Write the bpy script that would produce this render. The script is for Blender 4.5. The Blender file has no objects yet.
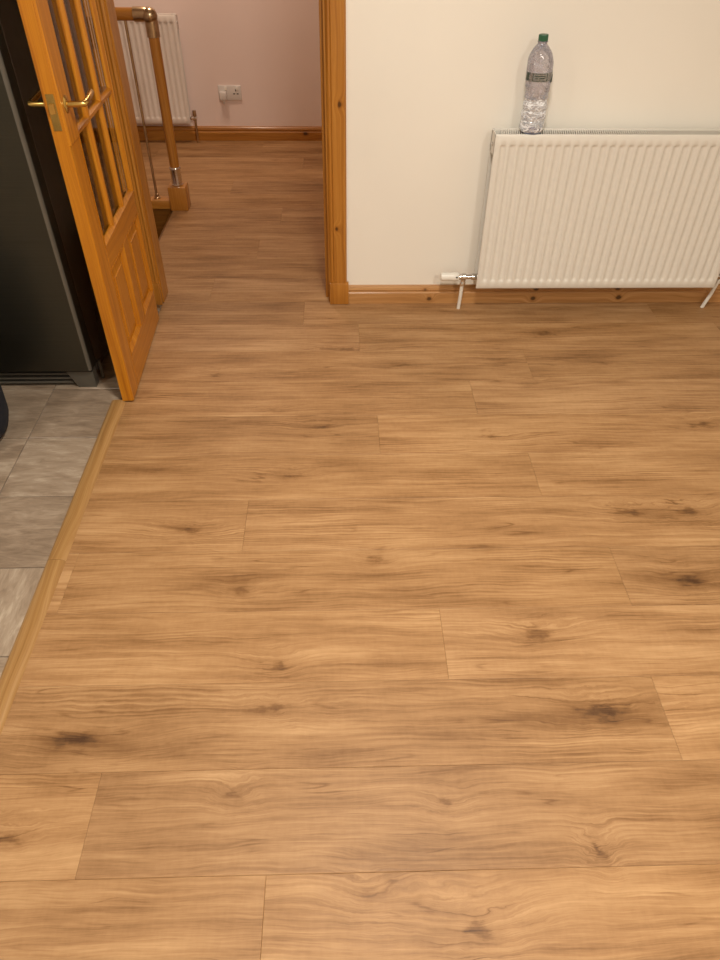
import bpy, bmesh, math, random
from mathutils import Vector, Matrix
random.seed(7)
PI = math.pi
scene = bpy.context.scene
C = scene.collection

# ------------------------------------------------------------------ camera
F_PX, PITCH, ROLL, YAW, CAM_H = 702.83, 0.733734, 0.0129156, 0.0345069, 1.47411
fw = Vector((math.sin(YAW)*math.cos(PITCH), math.cos(YAW)*math.cos(PITCH), -math.sin(PITCH)))
r0 = Vector((math.cos(YAW), -math.sin(YAW), 0)); u0 = r0.cross(fw)
rt = r0*math.cos(ROLL) + u0*math.sin(ROLL); up = -r0*math.sin(ROLL) + u0*math.cos(ROLL)
cd = bpy.data.cameras.new('camera'); cam = bpy.data.objects.new('camera', cd); C.objects.link(cam)
cam.matrix_world = Matrix(((rt.x, up.x, -fw.x, 0), (rt.y, up.y, -fw.y, 0), (rt.z, up.z, -fw.z, CAM_H), (0, 0, 0, 1)))
cd.sensor_fit = 'VERTICAL'; cd.sensor_height = 24.0; cd.lens = F_PX/960*24.0; cd.clip_start = 0.02
scene.camera = cam

# ------------------------------------------------------------------ world, lights, exposure
w = bpy.data.worlds.new('world'); scene.world = w; w.use_nodes = True
w.node_tree.nodes['Background'].inputs[0].default_value = (0.02, 0.02, 0.025, 1)
w.node_tree.nodes['Background'].inputs[1].default_value = 1.0
vs = scene.view_settings
vs.view_transform = 'Standard'; vs.look = 'None'; vs.gamma = 1.0; vs.use_curve_mapping = False; vs.exposure = 0.0

def lamp(name, loc, size, power, col):
    d = bpy.data.lights.new(name, 'AREA'); d.shape = 'DISK'; d.size = size; d.energy = power; d.color = col
    o = bpy.data.objects.new(name, d); C.objects.link(o); o.location = loc
    return o
MAIN_LAMP = (0.20, 1.05, 2.30)
SECOND_LAMP = (1.15, -0.45, 2.30)
HALL_LAMP = (-0.75, 4.40, 2.30)
KITCHEN_LAMP = (-2.0, 0.3, 2.32)
lamp('room_light', (MAIN_LAMP[0], MAIN_LAMP[1], 2.285), 0.30, 40, (1.0, 0.93, 0.82))
lamp('room_light', (SECOND_LAMP[0], SECOND_LAMP[1], 2.285), 0.30, 36, (1.0, 0.93, 0.82))
lamp('hall_light', (HALL_LAMP[0], HALL_LAMP[1], 2.285), 0.26, 16, (1.0, 0.76, 0.58))
lamp('kitchen_light', (KITCHEN_LAMP[0], KITCHEN_LAMP[1], 2.285), 0.30, 19, (1.0, 0.91, 0.80))

# ------------------------------------------------------------------ node helpers
class NT:
    def __init__(s, name):
        s.m = bpy.data.materials.new(name); s.m.use_nodes = True
        s.t = s.m.node_tree; s.b = s.t.nodes['Principled BSDF']; s.out = s.t.nodes['Material Output']
    def n(s, typ, **kw):
        nd = s.t.nodes.new(typ)
        for k, v in kw.items(): setattr(nd, k, v)
        return nd
    def put(s, sock, v):
        if isinstance(v, bpy.types.NodeSocket): s.t.links.new(v, sock)
        elif v is not None: sock.default_value = v
    def math(s, op, a, b=None, c=None, clamp=False):
        nd = s.n('ShaderNodeMath', operation=op, use_clamp=clamp)
        for i, v in enumerate((a, b, c)): s.put(nd.inputs[i], v)
        return nd.outputs[0]
    def vm(s, op, a, b=None):
        nd = s.n('ShaderNodeVectorMath', operation=op)
        s.put(nd.inputs[0], a); s.put(nd.inputs[1], b)
        return nd.outputs['Value'] if op in ('DOT_PRODUCT', 'LENGTH') else nd.outputs[0]
    def comb(s, x, y, z):
        nd = s.n('ShaderNodeCombineXYZ')
        for i, v in enumerate((x, y, z)): s.put(nd.inputs[i], v)
        return nd.outputs[0]
    def sep(s, v):
        nd = s.n('ShaderNodeSeparateXYZ'); s.put(nd.inputs[0], v); return nd.outputs
    def noise(s, vec, scale=1.0, detail=2.0, rough=0.5, dist=0.0):
        nd = s.n('ShaderNodeTexNoise'); s.put(nd.inputs['Vector'], vec)
        nd.inputs['Scale'].default_value = scale; nd.inputs['Detail'].default_value = detail
        nd.inputs['Roughness'].default_value = rough; nd.inputs['Distortion'].default_value = dist
        return nd.outputs[0]
    def ramp(s, fac, stops):
        nd = s.n('ShaderNodeValToRGB'); s.put(nd.inputs[0], fac); e = nd.color_ramp.elements
        while len(e) < len(stops): e.new(0.5)
        for i, (p, c) in enumerate(stops): e[i].position = p; e[i].color = (*c, 1)
        return nd.outputs[0]
    def mix(s, fac, a, b, mode='MIX'):
        nd = s.n('ShaderNodeMix', data_type='RGBA', blend_type=mode)
        s.put(nd.inputs[0], fac); s.put(nd.inputs[6], a if not isinstance(a, tuple) else (*a, 1)); s.put(nd.inputs[7], b if not isinstance(b, tuple) else (*b, 1))
        return nd.outputs[2]
    def bump(s, h, strength, dist=0.002):
        nd = s.n('ShaderNodeBump'); s.put(nd.inputs['Height'], h)
        nd.inputs['Strength'].default_value = strength; nd.inputs['Distance'].default_value = dist
        s.t.links.new(nd.outputs[0], s.b.inputs['Normal'])
    def set(s, **kw):
        names = dict(color='Base Color', rough='Roughness', metal='Metallic', spec='Specular IOR Level', coat='Coat Weight', coat_rough='Coat Roughness', aniso='Anisotropic')
        for k, v in kw.items():
            if k == 'color' and isinstance(v, tuple) and len(v) == 3: v = (*v, 1)
            s.put(s.b.inputs[names[k]], v)
    def pos(s): return s.n('ShaderNodeNewGeometry').outputs['Position']
    def objc(s): return s.n('ShaderNodeTexCoord').outputs['Object']
    def rnd(s): return s.n('ShaderNodeObjectInfo').outputs['Random']

def simple(name, color, rough=0.5, metal=0.0, spec=0.5, noise_amt=0.05, nscale=30.0, coat=0.0):
    k = NT(name)
    f = k.noise(k.objc(), nscale, 3.0)
    a = tuple(c*(1-noise_amt) for c in color); b = tuple(min(1, c*(1+noise_amt)) for c in color)
    k.set(color=k.ramp(f, [(0.3, a), (0.7, b)]), metal=metal, spec=spec, coat=coat, rough=rough)
    return k.m

def knot_fields(k, P, knots, ax=(0, 1)):
    """sum of small and wide falloffs round listed knot centres (cx, cy, long radius, short radius, strength)"""
    K = None; W = None
    for cx, cy, sx, sy, a in knots:
        c = [0, 0, 0]; s_ = [0, 0, 0]; c[ax[0]] = cx; c[ax[1]] = cy; s_[ax[0]] = 1/sx; s_[ax[1]] = 1/sy
        q = k.vm('MULTIPLY', k.vm('SUBTRACT', P, tuple(c)), tuple(s_))
        d2 = k.vm('DOT_PRODUCT', q, q)
        g = k.math('MULTIPLY', k.math('POWER', 2.71828, k.math('MULTIPLY', d2, -1.0)), a)
        wv = k.math('MULTIPLY', k.math('POWER', 2.71828, k.math('MULTIPLY', d2, -0.13)), a)
        K = g if K is None else k.math('ADD', K, g)
        W = wv if W is None else k.math('ADD', W, wv)
    return K, W

# ------------------------------------------------------------------ materials
def oak_floor():
    k = NT('oak_plank'); P = k.pos(); x, y, z = k.sep(P); r = k.rnd()
    knots = [(-.441, 1.425, .055, .016, .9), (-.167, .968, .028, .018, .8), (.09, 1.30, .03, .020, .7), (.588, .829, .075, .020, 1.0), (.944, 1.214, .05, .024, 1.0),
             (.045, .461, .025, .015, .5), (.504, .531, .014, .022, .9), (.245, .398, .035, .018, .9), (-.593, .785, .07, .032, .9), (-.69, .576, .04, .018, 1.0),
             (.49, 1.043, .045, .016, .9), (.862, 1.478, .06, .015, .9), (1.046, 1.484, .045, .020, 1.0), (.227, 2.285, .06, .012, .7), (-.25, 2.006, .05, .010, .6),
             (-.073, 1.905, .055, .018, .8), (1.239, 1.90, .06, .016, .9), (.5, 1.844, .05, .012, .7), (-.164, 1.661, .04, .014, .7), (-.471, 2.228, .035, .014, .7),
             (.84, 2.52, .06, .016, .7), (.699, 2.149, .05, .014, .6), (-.235, .655, .016, .016, .7), (.213, .63, .02, .014, .7), (-.159, .855, .06, .012, .8),
             (-.59, 1.69, .05, .010, .5), (.017, 2.399, .09, .008, .6), (-.275, 1.201, .03, .014, .7), (.15, .44, .05, .014, .5), (.62, 2.33, .06, .014, .6), (1.0, 2.30, .05, .014, .6)]
    # ragged outlines: bend the position a little before measuring the distance to a knot
    wob = k.n('ShaderNodeTexNoise'); k.put(wob.inputs['Vector'], k.vm('MULTIPLY', P, (1.0, 2.2, 1.0))); wob.inputs['Scale'].default_value = 21.0; wob.inputs['Detail'].default_value = 3.0
    Pw = k.vm('ADD', P, k.vm('MULTIPLY', k.vm('SUBTRACT', wob.outputs['Color'], (.5, .5, .5)), (.085, .050, 0.0)))
    K, W = knot_fields(k, Pw, knots)
    xo = k.math('ADD', x, k.math('MULTIPLY', r, 37.3)); yo = k.math('ADD', y, k.math('MULTIPLY', r, 19.7))
    low = k.noise(k.comb(k.math('MULTIPLY', xo, 2.6), k.math('MULTIPLY', yo, 9.0), 0.0), 1.0, 3.0)
    v = k.math('ADD', yo, k.math('ADD', k.math('MULTIPLY', low, 0.050), k.math('MULTIPLY', W, 0.026)))
    rings = k.noise(k.comb(k.math('MULTIPLY', xo, 1.5), k.math('MULTIPLY', v, 78.0), 3.0), 1.0, 5.0, 0.66)
    fine = k.noise(k.comb(k.math('MULTIPLY', xo, 13.0), k.math('MULTIPLY', v, 330.0), 5.0), 1.0, 4.0, 0.7)
    broad = k.noise(k.comb(k.math('MULTIPLY', xo, 2.4), k.math('MULTIPLY', yo, 13.0), 9.0), 1.0, 4.0, 0.6)
    saw = k.noise(k.comb(k.math('MULTIPLY', xo, 90.0), k.math('MULTIPLY', yo, 30.0), 2.0), 1.0, 3.0, 0.6)
    # arched cathedral figure in patches
    cath = k.math('SINE', k.math('ADD', k.math('MULTIPLY', v, 640.0), k.math('MULTIPLY', rings, 8.0)))
    patch = k.n('ShaderNodeMapRange'); k.put(patch.inputs[0], k.noise(k.comb(k.math('MULTIPLY', xo, 2.2), k.math('MULTIPLY', yo, 9.0), 21.0), 1.0, 2.0)); patch.inputs[1].default_value = .48; patch.inputs[2].default_value = .66
    cathm = k.math('MULTIPLY', k.math('MULTIPLY', cath, patch.outputs[0]), 0.060)
    # thin dark splits along the grain
    sp = k.noise(k.comb(k.math('MULTIPLY', xo, 1.8), k.math('MULTIPLY', v, 20.0), 33.0), 1.0, 2.0)
    line = k.n('ShaderNodeMapRange'); k.put(line.inputs[0], k.math('ABSOLUTE', k.math('SUBTRACT', sp, 0.52))); line.inputs[1].default_value = .0; line.inputs[2].default_value = .016; line.inputs[3].default_value = 1.0; line.inputs[4].default_value = 0.0
    lmask = k.n('ShaderNodeMapRange'); k.put(lmask.inputs[0], k.noise(k.comb(k.math('MULTIPLY', xo, 5.5), k.math('MULTIPLY', yo, 13.0), 44.0), 1.0, 2.0)); lmask.inputs[1].default_value = .55; lmask.inputs[2].default_value = .68
    split = k.math('MULTIPLY', line.outputs[0], lmask.outputs[0])
    t = k.math('ADD', k.math('MULTIPLY', rings, 0.50), k.math('ADD', k.math('MULTIPLY', fine, 0.34), k.math('MULTIPLY', broad, 0.66)))
    t = k.math('SUBTRACT', t, 0.155)
    t = k.math('ADD', k.math('ADD', t, cathm), k.math('MULTIPLY', k.math('SUBTRACT', saw, 0.5), 0.08))
    t = k.math('ADD', t, k.math('MULTIPLY', k.math('SUBTRACT', r, 0.5), 0.07))
    brk = k.noise(k.comb(k.math('MULTIPLY', x, 42.0), k.math('MULTIPLY', y, 85.0), 7.0), 1.0, 4.0, 0.65)
    ks = k.n('ShaderNodeMapRange', interpolation_type='SMOOTHSTEP'); k.put(ks.inputs[0], k.math('MULTIPLY', K, k.math('ADD', 0.10, k.math('MULTIPLY', brk, 1.7)))); ks.inputs[1].default_value = .30; ks.inputs[2].default_value = .95
    kn = k.math('ADD', k.math('MULTIPLY', ks.outputs[0], 0.15), k.math('MULTIPLY', K, 0.12))
    t = k.math('SUBTRACT', t, kn)
    near = k.math('MULTIPLY', k.math('MULTIPLY', line.outputs[0], W, clamp=True), 0.9)
    t = k.math('SUBTRACT', t, k.math('MULTIPLY', k.math('ADD', split, near), 0.17))
    t = k.math('SUBTRACT', t, k.math('MULTIPLY', W, 0.030))
    col = k.ramp(t, [(0.16, (0.070, 0.030, 0.010)), (0.42, (0.218, 0.108, 0.040)), (0.60, (0.360, 0.200, 0.088)), (0.82, (0.510, 0.315, 0.155))])
    hs = k.n('ShaderNodeHueSaturation'); k.put(hs.inputs['Color'], col)
    k.put(hs.inputs['Value'], k.math('ADD', 0.97, k.math('MULTIPLY', r, 0.08)))
    k.put(hs.inputs['Saturation'], k.math('ADD', 0.95, k.math('MULTIPLY', k.noise(k.comb(r, r, r), 40.0), 0.14)))
    k.set(color=hs.outputs[0], spec=0.35, rough=k.math('ADD', 0.42, k.math('MULTIPLY', fine, 0.18)))
    k.bump(k.math('ADD', k.math('MULTIPLY', fine, 0.6), k.math('MULTIPLY', saw, 0.3)), 0.20, 0.0006)
    return k.m

def pine(name, axis, dark, mid, light, rough=0.32, coat=0.25, knots=None, kax=(0, 2), freq=45.0):
    k = NT(name); P = k.pos() if knots else k.objc(); c = k.sep(P); r = k.rnd()
    o = [k.math('ADD', c[i], k.math('MULTIPLY', r, 7.7*(i+1))) for i in range(3)]
    al = o[axis]; ot = [o[i] for i in range(3) if i != axis]
    low = k.noise(k.comb(k.math('MULTIPLY', al, 2.0), k.math('MULTIPLY', ot[0], 9.0), k.math('MULTIPLY', ot[1], 9.0)), 1.0, 2.0)
    a = k.math('ADD', k.math('ADD', ot[0], k.math('MULTIPLY', ot[1], 0.6)), k.math('MULTIPLY', low, 0.05))
    K = None
    if knots:
        K, W = knot_fields(k, k.pos(), knots, kax)
        a = k.math('ADD', a, k.math('MULTIPLY', W, 0.02))
    g = k.noise(k.comb(k.math('MULTIPLY', al, 1.3), k.math('MULTIPLY', a, freq*2.2), 1.0), 1.0, 3.0, 0.6)
    fine = k.noise(k.comb(k.math('MULTIPLY', al, 14.0), k.math('MULTIPLY', a, 700.0), 4.0), 1.0, 2.0)
    t = k.math('ADD', k.math('MULTIPLY', g, 0.8), k.math('MULTIPLY', fine, 0.2))
    if K is not None: t = k.math('SUBTRACT', t, k.math('MULTIPLY', K, 0.6))
    col = k.ramp(t, [(0.08, tuple(x*.30 for x in dark)), (0.30, dark), (0.50, mid), (0.70, light)])
    k.set(color=col, rough=rough, coat=coat, coat_rough=0.15, spec=0.4)
    k.bump(fine, 0.08, 0.0004)
    return k.m

DP = ((0.32, 0.100, 0.004), (0.46, 0.165, 0.007), (0.57, 0.235, 0.014))
TP = ((0.29, 0.105, 0.013), (0.41, 0.165, 0.022), (0.50, 0.225, 0.040))
SP = ((0.33, 0.150, 0.045), (0.47, 0.240, 0.085), (0.58, 0.330, 0.135))
M = {}
M['oak'] = oak_floor()
M['door_z'] = pine('varnished_pine_upright', 2, *DP)
M['door_y'] = pine('varnished_pine_across', 1, *DP)
M['trim_z'] = pine('pine_trim_upright', 2, *TP, knots=[(0.006, .785, .007, .010, 1.0), (-.012, .33, .006, .009, 1.0), (0.0, 1.45, .006, .009, 1.0), (-.01, 1.72, .006, .009, 1.0)])
M['trim_y'] = pine('pine_trim_lining', 2, *TP)
M['skirt'] = pine('pine_skirting', 0, *SP, rough=.5, coat=.04, knots=[(.385, .022, .010, .008, 1.1), (.365, .062, .008, .006, .7), (.838, .022, .010, .009, 1.2), (.845, .062, .010, .006, 1.0), (1.213, .025, .011, .010, 1.3), (1.20, .064, .010, .006, 1.0), (1.95, .03, .01, .009, 1.2)])
M['skirt_hall'] = pine('pine_skirting_hall', 0, *TP, rough=.4, knots=[(-.22, .045, .016, .010, 1.2), (-1.4, .05, .012, .010, 1.1), (.4, .05, .012, .010, 1.1)])
M['stair'] = pine('pine_stair', 0, *TP)
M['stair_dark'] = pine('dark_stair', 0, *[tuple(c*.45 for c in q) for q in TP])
M['stair_z'] = pine('pine_post', 2, *TP)
M['thresh'] = pine('oak_threshold', 1, (0.25, 0.122, 0.034), (0.35, 0.190, 0.064), (0.44, 0.260, 0.105), rough=.38, coat=.1)
M['brass'] = simple('brass', (0.62, 0.42, 0.13), 0.25, 1.0, noise_amt=.12)
M['chrome'] = simple('chrome', (0.72, 0.70, 0.68), 0.16, 1.0)
M['aged_metal'] = simple('aged_metal', (0.48, 0.36, 0.22), 0.28, 1.0, noise_amt=.15)
M['rad'] = simple('radiator_enamel', (0.74, 0.715, 0.655), 0.34, spec=0.5, noise_amt=.01)
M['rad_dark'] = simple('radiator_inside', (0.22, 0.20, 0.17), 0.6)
M['rad_hall'] = simple('radiator_enamel_hall', (0.78, 0.71, 0.64), 0.36, noise_amt=.01)
M['plastic'] = simple('white_plastic', (0.80, 0.78, 0.72), 0.35, noise_amt=.01)
M['socket'] = simple('socket_plastic', (0.74, 0.70, 0.66), 0.35, noise_amt=.01)
M['dark'] = simple('dark_plastic', (0.012, 0.011, 0.010), 0.45)
M['subfloor'] = simple('dark_underlay', (0.05, 0.03, 0.018), 0.9)
M['grout'] = simple('tile_grout', (0.20, 0.165, 0.13), 0.85)
M['fabric'] = simple('navy_cloth', (0.004, 0.007, 0.016), 0.8, noise_amt=.3, nscale=200)

def paint(name, col, amt=.03):
    k = NT(name); P = k.pos()
    f = k.noise(P, 1.1, 3.0); g = k.noise(P, 260.0, 3.0, 0.6); h = k.noise(P, 9.0, 3.0)
    a = tuple(c*(1-amt) for c in col); b = tuple(min(1, c*(1+amt)) for c in col)
    k.set(color=k.ramp(f, [(0.35, a), (0.65, b)]), rough=0.62, spec=0.25)
    k.bump(k.math('ADD', k.math('MULTIPLY', g, 0.35), h), 0.12, 0.002)
    return k.m
M['wall'] = paint('cream_paint', (0.85, 0.815, 0.74))
M['hall'] = paint('pink_paint', (0.88, 0.73, 0.67))
M['ceiling'] = paint('ceiling_paint', (0.82, 0.79, 0.72))

def steel():
    k = NT('dark_steel'); c = k.sep(k.objc())
    f = k.noise(k.comb(k.math('MULTIPLY', c[0], 3.0), k.math('MULTIPLY', c[1], 3.0), k.math('MULTIPLY', c[2], 900.0)), 1.0, 2.0)
    k.set(color=k.ramp(f, [(0.3, (0.066, 0.062, 0.048)), (0.7, (0.080, 0.074, 0.058))]), metal=0.85, rough=0.33, spec=0.5)
    return k.m
M['steel'] = steel()
M['edge'] = simple('edge_highlight_grey', (0.125, 0.115, 0.095), 0.35, metal=.3)  # lighter grey that paints in the highlight on the fridge door edge
M['fridge_side'] = simple('fridge_side_paint', (0.085, 0.068, 0.054), 0.14, spec=0.5)
M['fridge_plinth'] = simple('fridge_plinth_plastic', (0.085, 0.075, 0.060), 0.4)

def tile_mat():
    k = NT('stone_tile'); P = k.objc(); r = k.rnd(); x, y, z = k.sep(P)
    turn = k.n('ShaderNodeObjectInfo').outputs['Color']
    turn = k.sep(turn)[0]
    mx = k.n('ShaderNodeMix', data_type='VECTOR'); k.put(mx.inputs[0], turn)
    k.put(mx.inputs[4], k.comb(x, y, 0.0)); k.put(mx.inputs[5], k.comb(y, x, 0.0))
    q = k.vm('ADD', mx.outputs[1], k.comb(k.math('MULTIPLY', r, 31.0), k.math('MULTIPLY', r, 57.0), 0.0))
    s1 = k.noise(k.vm('MULTIPLY', q, (4.5, 15.0, 1.0)), 1.0, 5.0, 0.60, 0.9)
    s2 = k.noise(k.vm('MULTIPLY', q, (14.0, 62.0, 1.0)), 1.0, 4.0, 0.65, 1.2)
    t = k.math('ADD', k.math('MULTIPLY', s1, 0.6), k.math('MULTIPLY', s2, 0.4))
    t = k.math('ADD', t, k.math('MULTIPLY', k.math('SUBTRACT', r, 0.5), 0.12))
    k.set(color=k.ramp(t, [(0.30, (0.175, 0.125, 0.085)), (0.47, (0.290, 0.218, 0.155)), (0.57, (0.365, 0.285, 0.210)), (0.72, (0.54, 0.45, 0.35))]), rough=0.33, spec=0.45)
    k.bump(s2, 0.10, 0.001)
    return k.m
M['tile'] = tile_mat()

def glass(name, tint, rough, base_mix, gloss=(1, 1, 1), bump=0.0):
    k = NT(name); t = k.t
    tr = k.n('ShaderNodeBsdfTransparent'); tr.inputs[0].default_value = (*tint, 1)
    gl = k.n('ShaderNodeBsdfGlossy'); gl.inputs[0].default_value = (*gloss, 1); gl.inputs['Roughness'].default_value = rough
    fr = k.n('ShaderNodeFresnel'); fr.inputs[0].default_value = 1.5
    mx = k.n('ShaderNodeMixShader')
    t.links.new(k.math('ADD', fr.outputs[0], base_mix, clamp=True), mx.inputs[0])
    t.links.new(tr.outputs[0], mx.inputs[1]); t.links.new(gl.outputs[0], mx.inputs[2]); t.links.new(mx.outputs[0], k.out.inputs[0])
    if bump:
        bp = k.n('ShaderNodeBump'); bp.inputs['Strength'].default_value = bump; bp.inputs['Distance'].default_value = 0.004
        k.put(bp.inputs['Height'], k.noise(k.objc(), 70.0, 3.0, 0.6, 0.8))
        t.links.new(bp.outputs[0], gl.inputs['Normal']); t.links.new(bp.outputs[0], fr.inputs['Normal'])
    return k.m
M['glass'] = glass('clear_glass', (0.93, 0.94, 0.93), 0.03, 0.02)
M['pet'] = glass('clear_bottle_plastic', (0.90, 0.89, 0.94), 0.14, 0.08, bump=0.35)
M['pet_low'] = glass('crinkled_bottle_plastic', (0.93, 0.94, 0.98), 0.10, 0.16, bump=0.9)
def pale_streaks(m, lo=.0, hi=.75, c=(.86, .90, .97), sc=(60.0, 60.0, 130.0)):
    t = m.node_tree; out = t.nodes['Material Output']; old = out.inputs[0].links[0].from_socket
    k = NT.__new__(NT); k.m = m; k.t = t
    f = k.noise(k.vm('MULTIPLY', k.objc(), sc), 1.0, 3.0, 0.6, 1.2)
    mr = k.n('ShaderNodeMapRange'); k.put(mr.inputs[0], f); mr.inputs[1].default_value = .46; mr.inputs[2].default_value = .62; mr.inputs[3].default_value = lo; mr.inputs[4].default_value = hi
    d = k.n('ShaderNodeBsdfDiffuse'); d.inputs[0].default_value = (*c, 1)
    mx = k.n('ShaderNodeMixShader'); t.links.new(mr.outputs[0], mx.inputs[0]); t.links.new(old, mx.inputs[1]); t.links.new(d.outputs[0], mx.inputs[2]); t.links.new(mx.outputs[0], out.inputs[0])
pale_streaks(M['pet_low'], .22, .92, (.92, .95, 1.0), (45.0, 45.0, 90.0))
pale_streaks(M['pet'], .16, .34, (.66, .64, .70), (40.0, 40.0, 70.0))
M['blue_base'] = glass('blue_bottle_base', (0.22, 0.34, 0.72), 0.12, 0.10)
pale_streaks(M['blue_base'], .35, .5, (.20, .32, .66))
M['label'] = glass('green_label_film', (0.66, 0.70, 0.64), 0.3, 0.10)
M['label_ink'] = simple('dark_green_ink', (0.030, 0.050, 0.034), 0.5)
M['cap'] = simple('green_cap_plastic', (0.022, 0.105, 0.050), 0.4)

def lit(name, col, s):
    k = NT(name); k.set(color=(0.9, 0.88, 0.82)); k.b.inputs['Emission Color'].default_value = (*col, 1); k.b.inputs['Emission Strength'].default_value = s
    return k.m

# ------------------------------------------------------------------ mesh helpers
def link(name, bm, mat, parent=None, smooth=False):
    me = bpy.data.meshes.new(name); bmesh.ops.recalc_face_normals(bm, faces=bm.faces); bm.to_mesh(me); bm.free()
    if smooth:
        for f in me.polygons: f.use_smooth = True
        try: me.set_sharp_from_angle(angle=math.radians(38))
        except Exception: pass
    me.materials.append(mat)
    o = bpy.data.objects.new(name, me); C.objects.link(o)
    if parent is not None: o.parent = parent
    return o
def tag(o, label, cat, group=None, kind=None):
    o['label'] = label; o['category'] = cat
    if group: o['group'] = group
    if kind: o['kind'] = kind
    return o
def root(name, loc, label, cat, rz=0.0, kind=None, group=None):
    o = bpy.data.objects.new(name, None); C.objects.link(o); o.location = loc; o.rotation_euler = (0, 0, rz); o.empty_display_size = .1
    return tag(o, label, cat, group, kind)
def box(bm, x0, x1, y0, y1, z0, z1, bev=0.0, seg=1):
    r = bmesh.ops.create_cube(bm, size=1.0)
    vs_ = r['verts']
    for v in vs_:
        v.co = Vector((x0 if v.co.x < 0 else x1, y0 if v.co.y < 0 else y1, z0 if v.co.z < 0 else z1))
    if bev:
        es = {e for v in vs_ for e in v.link_edges}
        bmesh.ops.bevel(bm, geom=list(es), offset=bev, segments=seg, affect='EDGES', profile=0.5)
    return bm
def B(*a, **k): return box(bmesh.new(), *a, **k)
def ring_tube(bm, pts, rad, n=12, caps=True):
    """tube through points; rad a number or list"""
    pts = [Vector(p) for p in pts]; rs = rad if isinstance(rad, (list, tuple)) else [rad]*len(pts)
    rings = []; prev = None
    for i, p in enumerate(pts):
        a = pts[max(0, i-1)]; b = pts[min(len(pts)-1, i+1)]; d = (b-a).normalized()
        if prev is None:
            u = d.orthogonal().normalized()
        else:
            u = (prev - d*prev.dot(d)).normalized()
        prev = u; v = d.cross(u)
        rings.append([bm.verts.new(p + (u*math.cos(2*PI*j/n) + v*math.sin(2*PI*j/n))*rs[i]) for j in range(n)])
    for a, b in zip(rings, rings[1:]):
        for j in range(n): bm.faces.new((a[j], a[(j+1) % n], b[(j+1) % n], b[j]))
    if caps:
        bm.faces.new(rings[0][::-1]); bm.faces.new(rings[-1])
    return bm
def T(pts, rad, n=12, caps=True): return ring_tube(bmesh.new(), pts, rad, n, caps)
def lathe(prof, n=24, axis='Z', org=(0, 0, 0), cap=True):
    bm = bmesh.new(); rings = []
    for r, h in prof:
        ring = []
        for j in range(n):
            a = 2*PI*j/n; p = (r*math.cos(a), r*math.sin(a), h)
            if axis == 'X': p = (h, r*math.cos(a), r*math.sin(a))
            if axis == 'Y': p = (r*math.cos(a), h, r*math.sin(a))
            ring.append(bm.verts.new(Vector(p) + Vector(org)))
        rings.append(ring)
    for a, b in zip(rings, rings[1:]):
        for j in range(n): bm.faces.new((a[j], a[(j+1) % n], b[(j+1) % n], b[j]))
    if cap:
        bm.faces.new(rings[0][::-1]); bm.faces.new(rings[-1])
    return bm
def extrude_profile(prof, axis, a0, a1):
    """closed 2D profile [(p,q)..] swept along axis: axis 'X' -> (a, p, q); 'Y' -> (p, a, q); 'Z' -> (p, q, a)"""
    bm = bmesh.new()
    def P(a, p, q): return {'X': (a, p, q), 'Y': (p, a, q), 'Z': (p, q, a)}[axis]
    A = [bm.verts.new(P(a0, *pq)) for pq in prof]; Bv = [bm.verts.new(P(a1, *pq)) for pq in prof]
    n = len(prof)
    for i in range(n): bm.faces.new((A[i], A[(i+1) % n], Bv[(i+1) % n], Bv[i]))
    bm.faces.new(A[::-1]); bm.faces.new(Bv)
    return bm

# ------------------------------------------------------------------ room shell
YW0, YW1 = 2.795, 2.885          # wall between room and hall
OPL, OPR = -0.785, -0.022        # rough opening for the doorway
YH = 5.06                        # far hall wall
XL, XR, YF, ZC = -2.9, 2.6, -1.9, 2.4
HXL, HXR = -2.5, 1.3
DH = 2.03                        # opening height
STX, STY = -0.90, 3.86           # edge of the stairwell

bm = bmesh.new()
box(bm, OPR, XR, YW0, YW1, 0, ZC); box(bm, XL, OPL, YW0, YW1, 0, ZC); box(bm, OPL, OPR, YW0, YW1, DH, ZC)
tag(link('wall_back', bm, M['wall']), 'cream painted wall behind the radiator and fridge, with the doorway cut through', 'wall', kind='structure')
tag(link('wall_right', B(XR, XR+.1, YF, YW1, 0, ZC), M['wall']), 'cream side wall of the room, right of the radiator', 'wall', kind='structure')
tag(link('wall_left', B(XL-.1, XL, YF, YW1, 0, ZC), M['wall']), 'cream wall on the kitchen side, left of the fridge', 'wall', kind='structure')
tag(link('wall_front', B(XL-.1, XR+.1, YF-.1, YF, 0, ZC), M['wall']), 'cream wall facing the radiator across the room', 'wall', kind='structure')
tag(link('wall_hall_back', B(HXL-.1, HXR+.1, YH, YH+.1, -2.2, ZC), M['hall']), 'pinkish hall wall carrying the double socket beyond the doorway', 'wall', kind='structure')
tag(link('wall_hall_right', B(HXR, HXR+.1, YW1, YH, 0, ZC), M['hall']), 'pinkish end wall of the hall on the right', 'wall', kind='structure')
tag(link('wall_hall_left', B(HXL-.1, HXL, YW1, YH, -2.2, ZC), M['hall']), 'pinkish end wall of the hall above the stairs', 'wall', kind='structure')
bm = B(HXL, STX, STY+.02, STY+.10, -2.2, -0.24)
box(bm, HXL, STX+.1, YW0, YW1, -2.2, -0.02); box(bm, STX, STX+.1, YW1, STY+.1, -2.2, -0.24)
tag(link('wall_stairwell', bm, M['hall']), 'pinkish walls lining the stairwell below the hall floor', 'wall', kind='structure')
tag(link('ceiling', B(XL-.1, XR+.1, YF-.1, YH+.1, ZC, ZC+.1), M['ceiling']), 'off-white ceiling over the room and the hall', 'ceiling', kind='structure')
tag(link('floor_stairwell', B(HXL, STX, YW1, STY+.02, -2.2, -2.1), M['subfloor']), 'dark floor at the foot of the stairs', 'floor', kind='structure')

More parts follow.
